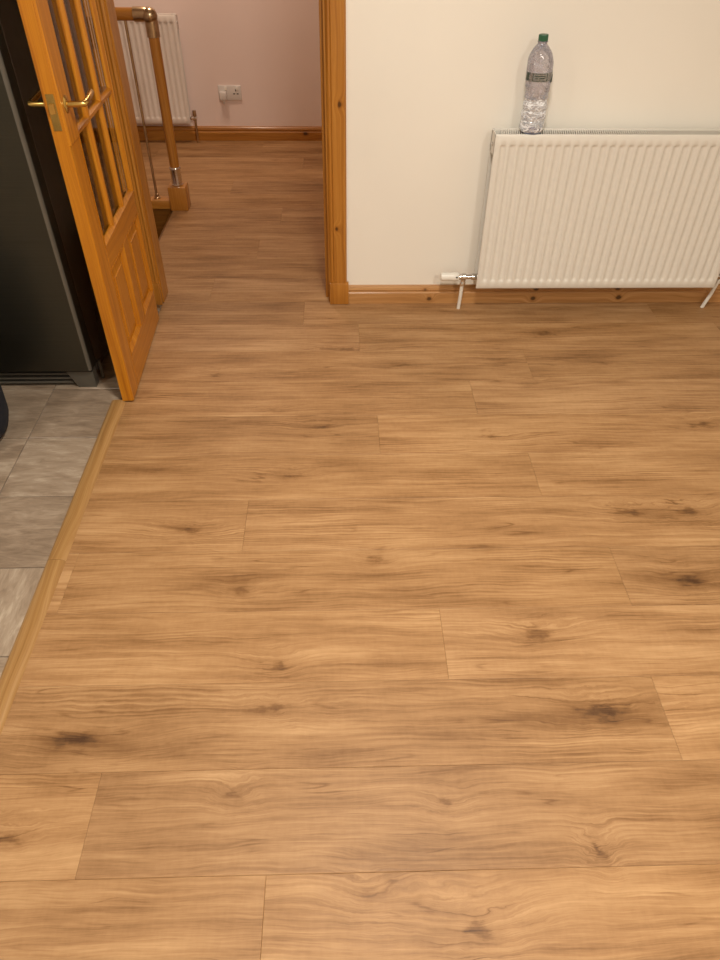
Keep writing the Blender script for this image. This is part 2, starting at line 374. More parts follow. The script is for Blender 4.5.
# ---- oak plank floor
TXR = -0.767                      # where the planks stop at the threshold
PT = 0.010
bm = bmesh.new()
box(bm, TXR, XR, YF, YW0, -.06, -PT); box(bm, STX, HXR, YW0, STY, -.06, -PT); box(bm, HXL, HXR, STY, YH, -.06, -PT)
box(bm, TXR, OPR, YW0-.01, YW1+.01, -.06, -PT)
floor = tag(link('floor', bm, M['subfloor']), 'oak plank floor running through the room and the hall', 'floor', kind='structure')
PLEN, PW, Y0 = 1.495, 0.21, 0.5003
joint = {-1: -.154, 0: -.519, 1: .737, 2: .25, 3: .758, 4: -.283, 5: .612, 6: .126, 7: .478, 8: .72, 9: .075, 10: -.154, 11: -.57, 12: .18, 13: -.40, 14: .42, 15: -.31, 16: .25, 17: -.62, 18: .10, 19: -.22, 20: .33, 21: -.5}
def plank_mesh(L, Wd):
    g = 0.0002; bm = bmesh.new(); c = 0.0008
    x0, x1, y0, y1 = g, L-g, g, Wd-g
    lo = [bm.verts.new((x, y, -PT)) for x, y in ((x0, y0), (x1, y0), (x1, y1), (x0, y1))]
    md = [bm.verts.new((x, y, -c*.6)) for x, y in ((x0, y0), (x1, y0), (x1, y1), (x0, y1))]
    hi = [bm.verts.new((x, y, 0)) for x, y in ((x0+c, y0+c), (x1-c, y0+c), (x1-c, y1-c), (x0+c, y1-c))]
    for a, b in ((lo, md), (md, hi)):
        for i in range(4): bm.faces.new((a[i], a[(i+1) % 4], b[(i+1) % 4], b[i]))
    bm.faces.new(hi); bm.faces.new(lo[::-1])
    me = bpy.data.meshes.new('plank'); bmesh.ops.recalc_face_normals(bm, faces=bm.faces); bm.to_mesh(me); bm.free(); me.materials.append(M['oak'])
    return me
pcache = {}
def lay_plank(x0, x1, y0, y1, parent):
    if x1-x0 < .012 or y1-y0 < .012: return
    key = (round(x1-x0, 3), round(y1-y0, 3))
    if key not in pcache: pcache[key] = plank_mesh(*key)
    o = bpy.data.objects.new('plank', pcache[key]); C.objects.link(o); o.location = (x0, y0, 0); o.parent = parent
rng = random.Random(3)
for k in range(-12, 22):
    ya, yb = Y0 + k*PW, Y0 + (k+1)*PW
    if k not in joint: joint[k] = rng.uniform(-.7, .7)
    spans = []
    if yb <= YW0 + .02: spans = [(TXR, XR, max(ya, YF), min(yb, YW0))]
    else:
        if ya < YW0: spans.append((TXR, XR, ya, YW0))
        xa = STX if yb < STY+.05 else HXL
        lo, hi = max(ya, YW1), min(yb, YH)
        if hi > lo: spans.append((xa, HXR, lo, hi))
    for (xa, xb, y0_, y1_) in spans:
        if k == 11 and y1_ <= YW1+.001: continue
        j = joint[k] - 4*PLEN
        start = xa
        while j < xb:
            if j+PLEN - start > .02:
                end = xb if xb-(j+PLEN) < .03 else min(j+PLEN, xb)
                lay_plank(start, end, y0_, y1_, floor); start = end
            j += PLEN
# planks crossing the doorway (one piece with the row behind it)
j = joint[11]
lay_plank(-.762, j, Y0+11*PW, YW1, floor); lay_plank(j, -.048, Y0+11*PW, YW1, floor)
lay_plank(-.762, -.154, YW0, Y0+11*PW, floor); lay_plank(-.154, -.048, YW0, Y0+11*PW, floor)

# ---- kitchen tiles
TXL = -0.815
kf = tag(link('floor_kitchen', box(B(XL, TXL+.03, YF, YW0, -.06, -.0035), TXL+.03, TXR-.0005, 2.0625, YW0, -.06, -.0035), M['grout']), 'grey-brown stone tile floor of the kitchen beside the oak planks', 'floor', kind='structure')
TS = .285
tcache = {}
def tile_at(x0, x1, y0, y1, turned=0.0):
    if x1-x0 < .015 or y1-y0 < .015: return
    L, Wd = round(x1-x0, 4), round(y1-y0, 4)
    if (L, Wd) not in tcache:
        bm = B(-L/2+.0015, L/2-.0015, -Wd/2+.0015, Wd/2-.0015, -.008, .0, bev=.0012)
        me = bpy.data.meshes.new('tile'); bm.to_mesh(me); bm.free(); me.materials.append(M['tile']); tcache[(L, Wd)] = me
    o = bpy.data.objects.new('tile', tcache[(L, Wd)]); C.objects.link(o); o.location = ((x0+x1)/2, (y0+y1)/2, 0); o.parent = kf; o.color = (turned, 0, 0, 1)
for j in range(-9, 5):
    ya = 1.860 + j*TS; yb = ya + TS
    if j >= 0: yb = min(yb, YW0)
    if ya >= YW0 or yb < YF: continue
    xs = [TXL+.028 if ya < 2.0 else TXR-.001, -1.043]
    while xs[-1] > XL: xs.append(xs[-1]-TS)
    for a, b in zip(xs, xs[1:]): tile_at(max(b, XL), a, max(ya, YF), yb, 1.0 if j in (-3, -5, -8, 2) else 0.0)

# ---- threshold strip
prof = [(-.816, 0.0), (-.813, .005), (-.805, .0085), (-.790, .010), (-.776, .0085), (-.767, .004), (-.764, 0.0), (-.768, -.004), (-.812, -.004)]
th = root('trim_1', (-.79, 1.0, 0), 'oak threshold strip between kitchen tiles and plank floor', 'threshold', kind='structure')
for a, b in ((YF, .30), (.30, 1.31), (1.31, 2.062)):
    o = link('strip', extrude_profile([(p+.79, q) for p, q in prof], 'Y', a-1.0+.0004, b-1.0-.0004), M['thresh'], th, True)

# ---- doorway frame
def architrave(x0, x1, mirror=False, yf=2.776, ydir=-1, ybase=YW0):
    w_ = x1-x0; d = ybase-yf
    s = [(0, 0), (0, .55), (.10, .85), (.20, .72), (.26, 1.0), (.80, 1.0), (.92, .9), (1.0, .55), (1, 0)]
    out = []
    for a, b in s:
        a_ = 1-a if mirror else a
        out.append((x0 + a_*w_, ybase - b*d))
    return out
fr = root('trim_2', ((OPL+OPR)/2, YW0, 0), 'varnished pine door frame between room and hall', 'door frame', kind='structure')
def rel(bm, o=fr):
    bmesh.ops.translate(bm, vec=-Vector(o.location), verts=bm.verts); return bm
AL, AR = -.041, .029
link('architrave', rel(extrude_profile(architrave(AL, AR), 'Z', .097, 2.10)), M['trim_z'], fr)
link('architrave', rel(extrude_profile(architrave(-.838, -.768, True), 'Z', .097, 2.10)), M['trim_z'], fr)
link('architrave', rel(B(-.838, AR, 2.776, YW0, 2.035, 2.10, bev=.003)), M['trim_y'], fr)
link('plinth_block', rel(B(AL-.003, AR+.008, 2.768, YW0, 0, .097, bev=.004, seg=2)), M['trim_z'], fr, True)
link('plinth_block', rel(B(-.844, -.764, 2.768, YW0, 0, .097, bev=.004, seg=2)), M['trim_z'], fr, True)
link('lining', rel(B(-.049, OPR, YW0-.001, YW1+.004, 0, DH, bev=.0015)), M['trim_y'], fr)
link('lining', rel(B(OPL, -.760, YW0-.001, YW1+.004, 0, DH, bev=.0015)), M['trim_y'], fr)
link('lining', rel(B(OPL, OPR, YW0-.001, YW1+.004, DH-.03, DH, bev=.0015)), M['trim_y'], fr)
link('door_stop', rel(B(-.062, -.049, YW0+.042, YW1-.006, 0, DH-.03, bev=.001)), M['trim_y'], fr)
link('architrave', rel(B(-.044, .026, YW1, YW1+.018, 0, 2.10, bev=.004)), M['trim_z'], fr)
link('architrave', rel(B(-.838, -.768, YW1, YW1+.018, 0, 2.10, bev=.004)), M['trim_z'], fr)
link('architrave', rel(B(-.838, .026, YW1, YW1+.018, 2.035, 2.10, bev=.004)), M['trim_z'], fr)

# ---- skirtings
def skirt_prof(yw, h, d, s=-1):
    q = [(0, 0), (1.0, 0), (1.0, .60*h), (.78, .66*h), (.78, .72*h), (.95, .78*h), (.80, .90*h), (.45, .97*h), (.35, h), (0, h)]
    return [(yw + s*a*d, b) for a, b in q]
sk = link('baseboard_back', extrude_profile(skirt_prof(YW0, .079, .018), 'X', AR+.008, XR), M['skirt'])
tag(sk, 'knotty pine skirting board under the white radiator', 'skirting', kind='structure')
sk = link('baseboard_left', extrude_profile(skirt_prof(YW0, .079, .018), 'X', XL, -.844), M['skirt'])
tag(sk, 'pine skirting board on the wall behind the fridge', 'skirting', kind='structure')
sk = link('baseboard_hall', extrude_profile(skirt_prof(YH, .086, .018), 'X', HXL, HXR), M['skirt_hall'])
tag(sk, 'pine skirting board at the foot of the pink hall wall', 'skirting', kind='structure')
sk = link('baseboard_right', extrude_profile([(p, q) for p, q in skirt_prof(XR, .079, .018)], 'Y', YF, YW0-.02), M['skirt'])
tag(sk, 'pine skirting board along the right side wall', 'skirting', kind='structure')

# ------------------------------------------------------------------ glazed pine door, standing open
DW, DT, DHt = .686, .040, 1.981
door = root('door_1', (-.777, 2.742, .006), 'open varnished pine door with glazed upper panes and brass lever', 'door', rz=math.radians(1.9), kind='structure')
h2 = DT/2
yN, yFr = -DW, 0.0
ST = .098
gy0, gy1 = yN+ST+.002, yFr-ST
z_br, z_lk0, z_lk1, z_tr = .165, .415, .520, 1.875
link('stile', B(-h2, h2, yN, yN+ST, 0, DHt, bev=.0025), M['door_z'], door)
link('stile', B(-h2, h2, yFr-ST, yFr, 0, DHt, bev=.0025), M['door_z'], door)
for a, b in ((0, .125), (z_lk0+.03, z_lk1), (z_tr, DHt)):
    link('rail', B(-h2, h2, yN+ST, yFr-ST, a, b, bev=.0018), M['door_y'], door)
# lower panels: centre muntin, two raised panels with sloping mouldings
zc0, zc1 = .125, z_lk0+.03
ym = (yN+yFr)/2
link('muntin', B(-h2, h2, ym-.036, ym+.036, zc0, zc1, bev=.0018), M['door_z'], door)
def raised(y0, y1, z0, z1):
    bm = bmesh.new(); m1, m2 = .012, .050
    for s in (-1, 1):
        def rr(i, x): return [bm.verts.new((s*x, y, z)) for y, z in ((y0+i, z0+i), (y1-i, z0+i), (y1-i, z1-i), (y0+i, z1-i))]
        R_ = [rr(0, .004), rr(m1, .004), rr(m2-.002, .011), rr(m2, .0145)]
        for a, b in zip(R_, R_[1:]):
            for i in range(4): bm.faces.new((a[i], a[(i+1) % 4], b[(i+1) % 4], b[i]))
        bm.faces.new(R_[-1])
    return bm
def moulding(y0, y1, z0, z1, s, m=.012, depth=.014):
    """sloped frame moulding running round an opening on one face (mitred ring)"""
    bm = bmesh.new()
    def rr(i, x): return [bm.verts.new((s*x, y, z)) for y, z in ((y0+i, z0+i), (y1-i, z0+i), (y1-i, z1-i), (y0+i, z1-i))]
    R_ = [rr(0, h2-depth-.002), rr(0, h2+.001), rr(m*.35, h2+.0015), rr(m*.6, h2-.004), rr(m, h2-depth+.003), rr(m, h2-depth-.002)]
    for a, b in zip(R_, R_[1:]+R_[:1]):
        for i in range(4): bm.faces.new((a[i], a[(i+1) % 4], b[(i+1) % 4], b[i]))
    return bm
for (a, b) in ((yN+ST, ym-.036), (ym+.036, yFr-ST)):
    pn = link('panel', raised(a, b, zc0, zc1), M['door_z'], door)
    for s in (-1, 1): link('moulding', moulding(a, b, zc0, zc1, s, .014, .016), M['door_z'], pn)
# glazing: 3 columns x 4 rows
NC, NR, BW = 3, 4, .022
gz0, gz1 = z_lk1, z_tr
pw = (gy1-gy0-(NC-1)*BW)/NC; ph = (gz1-gz0-(NR-1)*BW)/NR
def bar_prof(c):   # chamfered glazing bar cross-section (x, across)
    a = BW/2
    return [(-h2+.003, c-.005), (-h2+.003, c+.005), (-.007, c+a), (.007, c+a), (h2-.003, c+.005), (h2-.003, c-.005), (.007, c-a), (-.007, c-a)]
for i in range(1, NC):
    c = gy0 + i*pw + (i-.5)*BW
    link('glazing_bar', extrude_profile(bar_prof(c), 'Z', gz0, gz1), M['door_z'], door)
for i in range(1, NR):
    c = gz0 + i*ph + (i-.5)*BW
    pr = [(x, z) for x, z in bar_prof(c)]
    bm = extrude_profile(pr, 'Y', gy0, gy1)
    link('glazing_bar', bm, M['door_y'], door)
for s in (-1, 1): link('glazing_bead', moulding(gy0-.002, gy1, gz0, gz1, s, .013, .014), M['door_z'], door)
for i in range(NC):
    for j in range(NR):
        a = gy0 + i*(pw+BW); b = gz0 + j*(ph+BW)
        link('pane', B(-.002, .002, a-.002, a+pw+.002, b-.002, b+ph+.002), M['glass'], door)
# brass lever handles, latch plates, hinges
hz, hy = .945, yN+.045
for s in (1, -1):
    hd = link('lever_handle', T([(s*h2, hy, hz), (s*(h2+.042), hy, hz), (s*(h2+.050), hy+.004, hz), (s*(h2+.053), hy+.014, hz), (s*(h2+.052), hy+.055, hz+.002), (s*(h2+.050), hy+.098, hz+.006), (s*(h2+.049), hy+.112, hz+.004)],
              [.0085, .0075, .0082, .0085, .0075, .0085, .004], 12), M['brass'], door, True)
    link('backplate', lathe([(.024, 0), (.024, .003), (.019, .007), (.012, .009)], 24, 'X', (0, 0, 0)), M['brass'], hd, True)
    bp = hd.children[0]; bp.location = (s*h2, hy, hz); bp.rotation_euler = (0, 0, 0 if s > 0 else PI)
link('latch_plate', B(-.011, .011, yN-.0012, yN+.002, hz-.055, hz+.035, bev=.0006), M['brass'], door)
link('latch_bolt', extrude_profile([(-.006, yN), (.006, yN), (.006, yN-.004), (-.006, yN-.010)], 'Z', hz-.012, hz+.012), M['brass'], door)
link('lock_plate', lathe([(.010, 0), (.010, .0025), (.006, .004)], 16, 'Y', (0, 0, 0)), M['aged_metal'], door, True)
o = door.children[-1]; o.location = (0.004, yN+.001, .848); o.rotation_euler = (0, 0, PI); o.scale = (1, 1, 1.6)
for hz_ in (.22, 1.0, 1.78):
    link('hinge', T([(-h2-.003, .004, hz_-.045), (-h2-.003, .004, hz_+.045)], .006, 10), M['brass'], door, True)

# ------------------------------------------------------------------ fridge
fx0, fx1, fy0 = -1.486, -.886, 2.143
fg = root('fridge', ((fx0+fx1)/2, 2.46, 0), 'tall dark steel fridge standing on tiles beside the open door', 'fridge')
def frel(bm): return rel(bm, fg)
link('body', frel(B(fx0+.004, fx1-.004, fy0+.072, 2.762, .03, 1.79, bev=.006, seg=2)), M['fridge_side'], fg, True)
link('gasket', frel(B(fx0+.012, fx1-.012, fy0+.058, fy0+.075, .085, 1.775)), M['dark'], fg)
arc = [(.012*math.sin(a), .012*(1-math.cos(a))) for a in [PI/2*i/5 for i in range(6)]]
dpr = [(fx0, fy0+.060)] + [(fx0+.012-p, fy0+q) for p, q in arc[::-1]] + [(fx1-.012+p, fy0+q) for p, q in arc] + [(fx1, fy0+.060)]
fd = link('fridge_door', frel(extrude_profile(dpr, 'Z', .076, 1.785)), M['steel'], fg, True)
link('edge_highlight', frel(extrude_profile([(fx1-.0115, fy0-.0006), (fx1-.0065, fy0+.0006), (fx1-.0030, fy0+.0032), (fx1-.0005, fy0+.0075), (fx1-.004, fy0+.009), (fx1-.010, fy0+.004)], 'Z', .078, 1.783)), M['edge'], fd, True)  # added strip: door-edge highlight put in as lighter colour
hb = bmesh.new()
ring_tube(hb, [(fx0+.05, fy0, .95), (fx0+.05, fy0-.04, .955), (fx0+.05, fy0-.042, 1.55), (fx0+.05, fy0, 1.555)], .010, 10)
link('handle', frel(hb), M['steel'], fd, True)
pb = link('plinth', frel(B(fx0+.02, fx1-.02, fy0+.045, fy0+.06, .008, .068)), M['dark'], fg)
for zz in (.016, .034, .052):
    link('slat', frel(B(fx0+.10, fx1-.085, fy0+.018, fy0+.046, zz-.004, zz+.004, bev=.0015)), M['fridge_plinth'], pb)
for x_a, x_b, sgn in ((fx1-.098, fx1-.004, 1), (fx0+.004, fx0+.098, -1)):
    pr = [(x_a, .066), (x_b, .066), (x_b, 0), (x_a+.030, 0)] if sgn > 0 else [(x_a, .066), (x_b, .066), (x_b-.030, 0), (x_a, 0)]
    link('foot_cover', frel(extrude_profile([(p, q) for p, q in pr], 'Y', fy0+.012, fy0+.050)), M['fridge_plinth'], fg)
link('hinge_foot', frel(T([(fx1+.004, fy0+.075, .0), (fx1+.004, fy0+.075, .075)], .007, 10)), M['fridge_plinth'], fg, True)
for xx in (fx0+.06, fx1-.06):
    link('foot', frel(T([(xx, 2.70, 0), (xx, 2.70, .035)], .018, 10)), M['dark'], fg, True)
# bottom edge of foot covers sits on tiles

# ------------------------------------------------------------------ radiators
def radiator(name, x0, wd, yw, z0, ht, depth, mat, label, nvalve, group=None):
    """double panel radiator: fluted front and rear panels, fins, top grille, side top strips"""
    rd = root(name, (x0+wd/2, yw, z0), label, 'radiator', group=group)
    hw = wd/2; yfr = -depth; n = max(4, int(round((wd-.02)/.0333))); pitch = (wd-.030)/n
    def panel(y_face, flip, dz):
        bm = bmesh.new(); xs = [-hw, -hw+.004]; ds = [0, 0]
        for i in range(n):
            b = -hw+.015+i*pitch
            for t, d in ((.12, 0), (.20, .30), (.32, .9), (.5, 1.0), (.68, .9), (.80, .30), (.88, 0)):
                xs.append(b+t*pitch); ds.append(d)
        xs += [hw-.004, hw]; ds += [0, 0]
        zs = [0+dz, .004+dz, .030, .034, .038, .042, ht*.5, ht-.044-dz, ht-.039-dz, ht-.036-dz, ht-.033-dz, ht-.005-dz, ht-dz]
        tz = [0, 0, 0, .35, .85, 1, 1, 1, .85, .35, 0, 0, 0]
        grid = []
        for zi, z in enumerate(zs):
            row = []
            for xi, x in enumerate(xs):
                e = .003 if (zi in (0, len(zs)-1) or xi in (0, len(xs)-1)) else 0
                row.append(bm.verts.new((x, y_face + flip*(e + .0060*ds[xi]*tz[zi]), z)))
            grid.append(row)
        for a, b in zip(grid, grid[1:]):
            for i in range(len(xs)-1): bm.faces.new((a[i], a[i+1], b[i+1], b[i]))
        # rim going back
        back = [[bm.verts.new((v.co.x, y_face + flip*.012, v.co.z)) for v in (grid[0][0], grid[0][-1], grid[-1][-1], grid[-1][0])]][0]
        nx = len(xs)-1; nz = len(zs)-1
        bm.faces.new([grid[0][i] for i in range(nx, -1, -1)] + [back[0], back[1]])
        bm.faces.new([grid[-1][i] for i in range(nx+1)] + [back[2], back[3]])
        bm.faces.new([grid[i][0] for i in range(nz+1)] + [back[3], back[0]])
        bm.faces.new([grid[i][nx] for i in range(nz, -1, -1)] + [back[1], back[2]])
        bm.faces.new(back)
        return bm
    link('front_panel', panel(yfr, 1, 0), mat, rd, True)
    link('rear_panel', panel(-.036, -1, .004), mat, rd, True)
    # convector fins, zig-zag sheet welded between the panels
    bm = bmesh.new(); ya, yb = yfr+.0205, -.036-.021; m_ = n*2
    prev = None
    for i in range(m_+1):
        x = -hw+.03 + (wd-.06)*i/m_; y = ya if (i//2+i) % 2 else yb
        a = bm.verts.new((x, y, .05)); b = bm.verts.new((x, y, ht-.05))
        if prev: bm.faces.new((prev[0], a, b, prev[1]))
        prev = (a, b)
    o = link('fins', bm, M['rad_dark'], rd); o['kind'] = 'stuff'
    # top grille: frame and slanted bars
    y0, y1 = yfr+.010, -.036-.010; zt = ht-.002
    fb = bmesh.new()
    box(fb, -hw+.006, hw-.006, yfr+.004, yfr+.011, zt-.010, zt+.003, bev=.002)
    box(fb, -hw+.006, hw-.006, -.046, -.036, zt-.010, zt+.004, bev=.002)
    link('grille_frame', fb, mat, rd, True)
    gb = bmesh.new(); step = .0080; nb = int((wd-.05)/step); ya, yb = yfr+.012, -.045
    for i in range(nb):
        x = -hw+.022+i*step; sl = .010; t = .0034
        vv = [gb.verts.new(c) for c in ((x, ya, zt+.001), (x+t, ya, zt+.001), (x+t+sl, yb, zt+.001), (x+sl, yb, zt+.001), (x, ya, zt-.004), (x+t, ya, zt-.004), (x+t+sl, yb, zt-.004), (x+sl, yb, zt-.004))]
        for f in ((0, 1, 2, 3), (7, 6, 5, 4), (0, 4, 5, 1), (2, 6, 7, 3), (1, 5, 6, 2), (3, 7, 4, 0)): gb.faces.new([vv[j] for j in f])
    o = link('top_grille', gb, mat, rd); o['kind'] = 'stuff'
    for s in (-1, 1):
        sp = link('end_strip', B(s*hw - (.004 if s > 0 else 0) , s*hw + (.004 if s < 0 else 0), yfr+.006, -.040, ht-.075, ht+.001, bev=.0012), mat, rd)
        link('air_vent', T([(s*(hw-.006), yfr+.035, ht-.040), (s*(hw+.005), yfr+.035, ht-.040)], .007, 10), M['chrome'], sp, True)
    for xx in (-hw+.16, hw-.16):
        link('bracket', B(xx-.012, xx+.012, -.030, 0, .06, ht-.08, bev=.002), mat, rd)
    return rd
RZ0, RHT = .118, .594
rad = radiator('radiator', .563, 1.0, YW0, RZ0, RHT, .117, M['rad'], 'white double-panel radiator with fluted front under the clear bottle', True)
def radrel(bm): return rel(bm, rad)
# thermostatic valve left, lockshield valve right
vy, vz = 2.722, .150
tv = link('valve_body', radrel(T([(.492, vy, vz), (.506, vy, vz), (.508, vy, vz), (.522, vy, vz), (.524, vy, vz), (.545, vy, vz), (.547, vy, vz), (.572, vy, vz)], [.012, .012, .015, .015, .010, .010, .013, .013], 14)), M['chrome'], rad, True)
link('valve_elbow', radrel(T([(.513, vy, vz), (.512, vy, vz-.022), (.512, vy, vz-.026), (.511, vy, vz-.036)], [.011, .011, .013, .013], 12)), M['chrome'], tv, True)
hdp = [(.013, .418), (.0165, .421), (.0175, .430), (.0175, .462), (.0185, .468), (.0185, .484), (.016, .492), (.012, .495)]
th_ = link('thermostat_head', radrel(lathe(hdp, 20, 'X', (0, vy, vz))), M['plastic'], rad, True)
link('pointer_mark', radrel(B(.480, .486, vy-.021, vy-.016, vz+.004, vz+.008)), M['dark'], th_)
link('supply_pipe', radrel(T([(.511, vy, vz-.030), (.510, vy+.004, .06), (.508, vy+.010, -.002)], .0075, 12)), M['plastic'], rad, True)
lv = link('valve_body', radrel(T([(1.555, vy, vz), (1.585, vy, vz), (1.587, vy, vz), (1.604, vy, vz)], [.012, .012, .014, .014], 14)), M['chrome'], rad, True)
link('valve_cap', radrel(T([(1.597, vy, vz+.01), (1.597, vy, vz+.045)], [.012, .010], 12)), M['plastic'], lv, True)
link('supply_pipe', radrel(T([(1.597, vy, vz-.005), (1.588, vy+.006, .07), (1.572, vy+.012, -.002)], .0075, 12)), M['plastic'], rad, True)

hr = radiator('radiator', -1.86, .90, YH, .125, .594, .095, M['rad_hall'], 'white fluted radiator on the hall wall behind the handrail', True)
vx, hvy, hvz = -.94, YH-.06, .150
hv = link('valve_body', rel(T([(-.965, hvy, hvz), (-.945, hvy, hvz), (-.944, hvy, hvz), (-.920, hvy, hvz)], [.010, .010, .015, .015], 12), hr), M['chrome'], hr, True)
link('valve_cap', rel(T([(-.932, hvy, hvz), (-.932, hvy, hvz+.045)], [.013, .011], 12), hr), M['aged_metal'], hv, True)
link('supply_pipe', rel(T([(-.932, hvy, hvz), (-.932, hvy, -.002)], .0075, 12), hr), M['aged_metal'], hr, True)

# ------------------------------------------------------------------ bottle
bx, by, bz = .697, 2.713, RZ0+RHT+.001
bt = root('water_bottle', (bx, by, bz), 'clear crumpled plastic bottle with green cap standing on the radiator', 'bottle')
bt.rotation_euler = (0, math.radians(-2.0), 0); bt.scale = (1, 1, .965)
def bottle_part(prof, n=40, seed=0, amp=0.0, shift=0.0):
    bm = lathe(prof, n, cap=False); rg = random.Random(seed)
    ph_ = [rg.uniform(0, 6.28) for _ in range(6)]
    for v in bm.verts:
        a = math.atan2(v.co.y, v.co.x); z = v.co.z
        k_ = 1 + amp*(math.sin(3*a+z*160+ph_[0]) + .7*math.sin(5*a-z*230+ph_[1]) + .6*math.sin(2*a+z*90+ph_[2]))
        off = bend(z)
        v.co.x = v.co.x*k_ + off; v.co.y *= k_
    return bm
def bend(z): return .004*math.sin(max(0, min(1, (z-.02)/.25))*PI*.9) * 1.0 - .002
lowp = [(.030, .004), (.038, .006), (.0425, .014), (.0435, .028), (.0425, .040), (.0405, .046), (.0425, .052), (.0435, .062), (.0425, .072), (.0400, .078), (.0425, .084), (.0430, .094), (.0415, .104), (.0395, .110), (.0410, .118)]
upp = [(.0410, .118), (.0405, .128), (.0415, .140), (.0430, .155), (.0440, .170), (.0445, .190), (.0445, .215), (.0440, .228), (.0415, .243), (.0365, .257), (.0290, .270), (.0210, .280), (.0155, .286), (.0140, .290)]
def fine(pr, m=3):
    out = []
    for (a, b), (c, d) in zip(pr, pr[1:]):
        for i in range(m): out.append((a+(c-a)*i/m, b+(d-b)*i/m))
    return out + [pr[-1]]
link('lower_body', bottle_part(fine(lowp), 40, 3, .018), M['pet_low'], bt, True)
link('upper_body', bottle_part(fine(upp), 40, 5, .008), M['pet'], bt, True)
link('base', lathe([(.036, .0062), (.034, .0015), (.026, 0), (.020, .003), (.004, .009)], 30), M['blue_base'], bt, True)
nk = link('neck', lathe([(.0150, .286), (.0150, .290), (.0175, .291), (.0175, .2935), (.0140, .294), (.0135, .300)], 24, cap=False), M['pet'], bt, True)
# ribbed screw cap
cb = bmesh.new(); nn = 40; rings = []
for r_, z in ((.0150, .2945), (.0155, .2955), (.0155, .311), (.0145, .3135)):
    rings.append([cb.verts.new(((r_ + (.0006 if j % 2 else 0))*math.cos(2*PI*j/nn), (r_ + (.0006 if j % 2 else 0))*math.sin(2*PI*j/nn), z)) for j in range(nn)])
for a, b in zip(rings, rings[1:]):
    for j in range(nn): cb.faces.new((a[j], a[(j+1) % nn], b[(j+1) % nn], b[j]))
cb.faces.new(rings[0][::-1]); cb.faces.new(rings[-1])
link('cap', cb, M['cap'], bt)
# label band with printed marks, facing the room
def band(a0, a1, z0, z1, r_, n=14, wob=0):
    bm = bmesh.new(); lo = []; hi = []
    for i in range(n+1):
        a = math.radians(a0+(a1-a0)*i/n); o_ = bend((z0+z1)/2)
        lo.append(bm.verts.new((r_*math.cos(a)+o_, r_*math.sin(a), z0))); hi.append(bm.verts.new((r_*math.cos(a)+o_, r_*math.sin(a), z1)))
    for i in range(n): bm.faces.new((lo[i], lo[i+1], hi[i+1], hi[i]))
    return bm
lb = link('label', band(-98-82, -98+82, .176, .204, .0460, 30), M['label'], bt, True)
fc = -98     # direction of the label front
for (a0, a1, z0, z1) in ((-32, 32, .2005, .2025), (-32, 32, .178, .180), (-32, -29, .180, .2005), (29, 32, .180, .2005), (-23, 23, .193, .196), (-23, -8, .187, .190), (-4, 23, .187, .190), (-18, 18, .183, .1845)):
    link('print_mark', band(fc+a0, fc+a1, z0, z1, .0463, 8), M['label_ink'], lb)
for c_, dz in ((-62, 0), (66, -.008)):
    link('print_mark', band(fc+c_-11, fc+c_+11, .178+dz, .192+dz, .0463, 6), M['label_ink'], lb)
    link('print_mark', band(fc+c_-5, fc+c_+12, .192+dz, .203+dz, .0463, 6), M['label_ink'], lb)

# ------------------------------------------------------------------ hall: socket, balustrade, stairs
sx0, sx1, sz0, sz1 = -.770, -.624, .243, .329
so = root('wall_socket', ((sx0+sx1)/2, YH, (sz0+sz1)/2), 'white double wall socket above the hall skirting', 'socket')
srel = lambda b_: rel(b_, so)
fp = link('faceplate', srel(B(sx0, sx1, YH-.010, YH, sz0, sz1, bev=.003, seg=2)), M['socket'], so, True)
for xx in (-.733, -.661):
    link('rocker_switch', srel(B(xx-.008+.012, xx+.008+.012, YH-.0135, YH-.008, .302, .322, bev=.0015)), M['plastic'], so)
for (dx, dz, w2, h2_) in ((0, .018, .004, .008), (-.011, -.003, .0075, .004), (.011, -.003, .0075, .004)):
    link('pin_hole', srel(B(-.658+dx-w2/2*1.6, -.658+dx+w2/2*1.6, YH-.0108, YH-.009, .284+dz-h2_/2*1.5, .284+dz+h2_/2*1.5)), M['dark'], so)
pg = root('plug', (-.738, YH-.010, .272), 'white plug pushed into the left outlet of the hall socket', 'plug')
prel = lambda b_: rel(b_, pg)
link('plug_body', prel(extrude_profile([(-.764, .300), (-.714, .300), (-.714, .272), (-.726, .240), (-.752, .240), (-.764, .272)], 'Y', YH-.045, YH-.0102)) if False else prel(B(-.762, -.716, YH-.042, YH-.0102, .248, .298, bev=.007, seg=2)), M['socket'], pg, True)
link('cable_grip', prel(T([(-.738, YH-.026, .250), (-.738, YH-.026, .228)], [.010, .006], 10)), M['socket'], pg, True)

ba = root('balustrade', (-.862, 3.868, 0), 'pine newel post and handrail with metal elbow at the stair head', 'balustrade')
brel = lambda b_: rel(b_, ba)
nx, ny = -.862, 3.868
nb = link('newel_base', brel(B(nx-.047, nx+.047, ny-.047, ny+.047, 0, .122, bev=.004, seg=2)), M['stair_z'], ba, True)
link('newel_post', brel(T([(nx, ny, .12), (nx, ny, .35), (nx, ny, .84)], [.024, .0255, .0255], 20)), M['stair_z'], ba, True)
link('collar', brel(lathe([(.026, .122), (.030, .124), (.030, .128), (.0275, .131), (.0275, .200), (.0295, .204), (.0295, .212), (.0265, .216)], 20, 'Z', (nx, ny, 0))), M['chrome'], ba, True)
el = bmesh.new()
pts = [(nx, ny, .800), (nx, ny, .855)] + [(nx-.030+.030*math.cos(a), ny, .860+.030*math.sin(a)) for a in [PI/2*i/5 for i in range(6)]] + [(nx-.075, ny, .890)]
ring_tube(el, pts, .0305, 18)
link('elbow', brel(el), M['aged_metal'], ba, True)
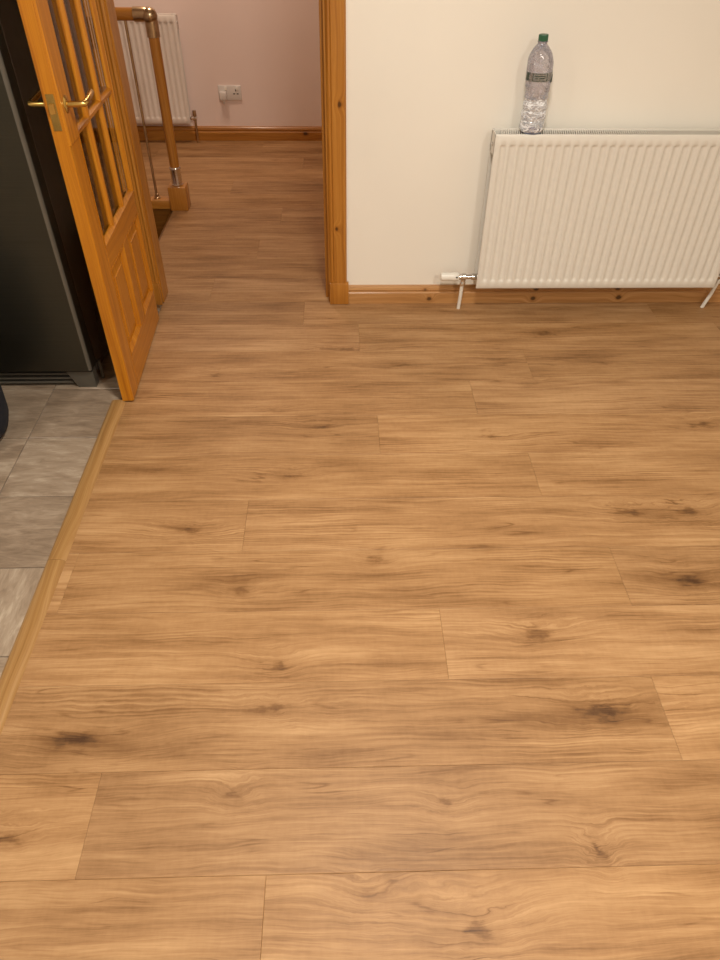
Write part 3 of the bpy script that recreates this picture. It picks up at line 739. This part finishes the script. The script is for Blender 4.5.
link('knuckle', brel(lathe([(.004, -.036), (.022, -.031), (.032, -.018), (.036, 0), (.032, .018), (.022, .031), (.004, .036)], 18, 'Y', (nx-.004, ny, .884))), M['aged_metal'], ba, True)
link('handrail', brel(T([(nx-.06, ny, .890), (HXL+.002, ny, .890)], .0265, 20)), M['stair'], ba, True)
link('base_rail', brel(B(HXL+.002, nx-.047, ny-.033, ny+.033, .002, .052, bev=.006, seg=2)), M['stair'], ba, True)
xx = -.982
while xx > HXL+.05:
    sp = link('spindle', brel(T([(xx, ny, .052), (xx, ny, .87)], .0065, 10)), M['aged_metal'], ba, True)
    link('spindle_foot', brel(lathe([(.017, .052), (.017, .058), (.011, .062), (.011, .074), (.0065, .078)], 14, 'Z', (xx, ny, 0))), M['aged_metal'], sp, True)
    xx -= .125
st = root('trim_3', (STX, 3.4, 0), 'pine staircase dropping away to the left of the hall', 'stairs', kind='structure')
strel = lambda b_: rel(b_, st)
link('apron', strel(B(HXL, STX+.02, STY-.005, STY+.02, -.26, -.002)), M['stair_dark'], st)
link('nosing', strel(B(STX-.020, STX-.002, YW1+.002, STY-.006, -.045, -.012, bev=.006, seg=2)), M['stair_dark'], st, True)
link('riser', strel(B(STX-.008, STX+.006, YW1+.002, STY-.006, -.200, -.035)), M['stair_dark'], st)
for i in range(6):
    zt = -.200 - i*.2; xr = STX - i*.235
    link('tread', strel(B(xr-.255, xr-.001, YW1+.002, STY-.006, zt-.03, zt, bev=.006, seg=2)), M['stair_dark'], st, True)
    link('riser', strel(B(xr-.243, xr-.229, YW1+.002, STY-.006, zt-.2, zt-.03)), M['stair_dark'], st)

# ------------------------------------------------------------------ padded stool at the left edge
po = root('pouffe', (-1.288, 1.862, 0), 'dark navy rounded object on the tiles before the fridge, cut by the photo edge', 'pouffe')
pf = [(.090, .0), (.150, .006), (.178, .026), (.190, .065), (.194, .150), (.192, .290), (.180, .360), (.150, .396), (.09, .412), (.002, .416)]
link('cover', lathe(fine(pf, 2), 36), M['fabric'], po, True)
link('seam', lathe([(.1915, .296), (.1945, .300), (.1905, .304)], 36, cap=False), M['dark'], po, True)
link('button', lathe([(.016, .414), (.015, .421), (.008, .424), (.001, .425)], 14), M['dark'], po, True)

# ------------------------------------------------------------------ ceiling lamps (above the picture)
for (p, r_, nm, lab, colr) in ((MAIN_LAMP, .20, 'room', 'round white flush ceiling lamp nearest the doorway in the room', (1, .93, .82)), (SECOND_LAMP, .20, 'room_second', 'round white flush ceiling lamp nearest the wall facing the radiator', (1, .93, .82)), (HALL_LAMP, .16, 'hall', 'round white flush ceiling lamp in the hall', (1, .80, .62)), (KITCHEN_LAMP, .18, 'kitchen', 'round white flush ceiling lamp over the kitchen tiles', (1, .88, .74))):
    cl = root('ceiling_lamp', (p[0], p[1], ZC), lab, 'lamp')
    link('lamp_base', lathe([(r_, 0), (r_, -.03), (r_*.96, -.036)], 32), M['plastic'], cl, True)
    link('diffuser', lathe([(r_*.94, -.034), (r_*.92, -.055), (r_*.80, -.080), (r_*.55, -.096), (r_*.25, -.103), (.004, -.105)], 32), lit('lamp_diffuser_'+nm, colr, 4.0), cl, True)
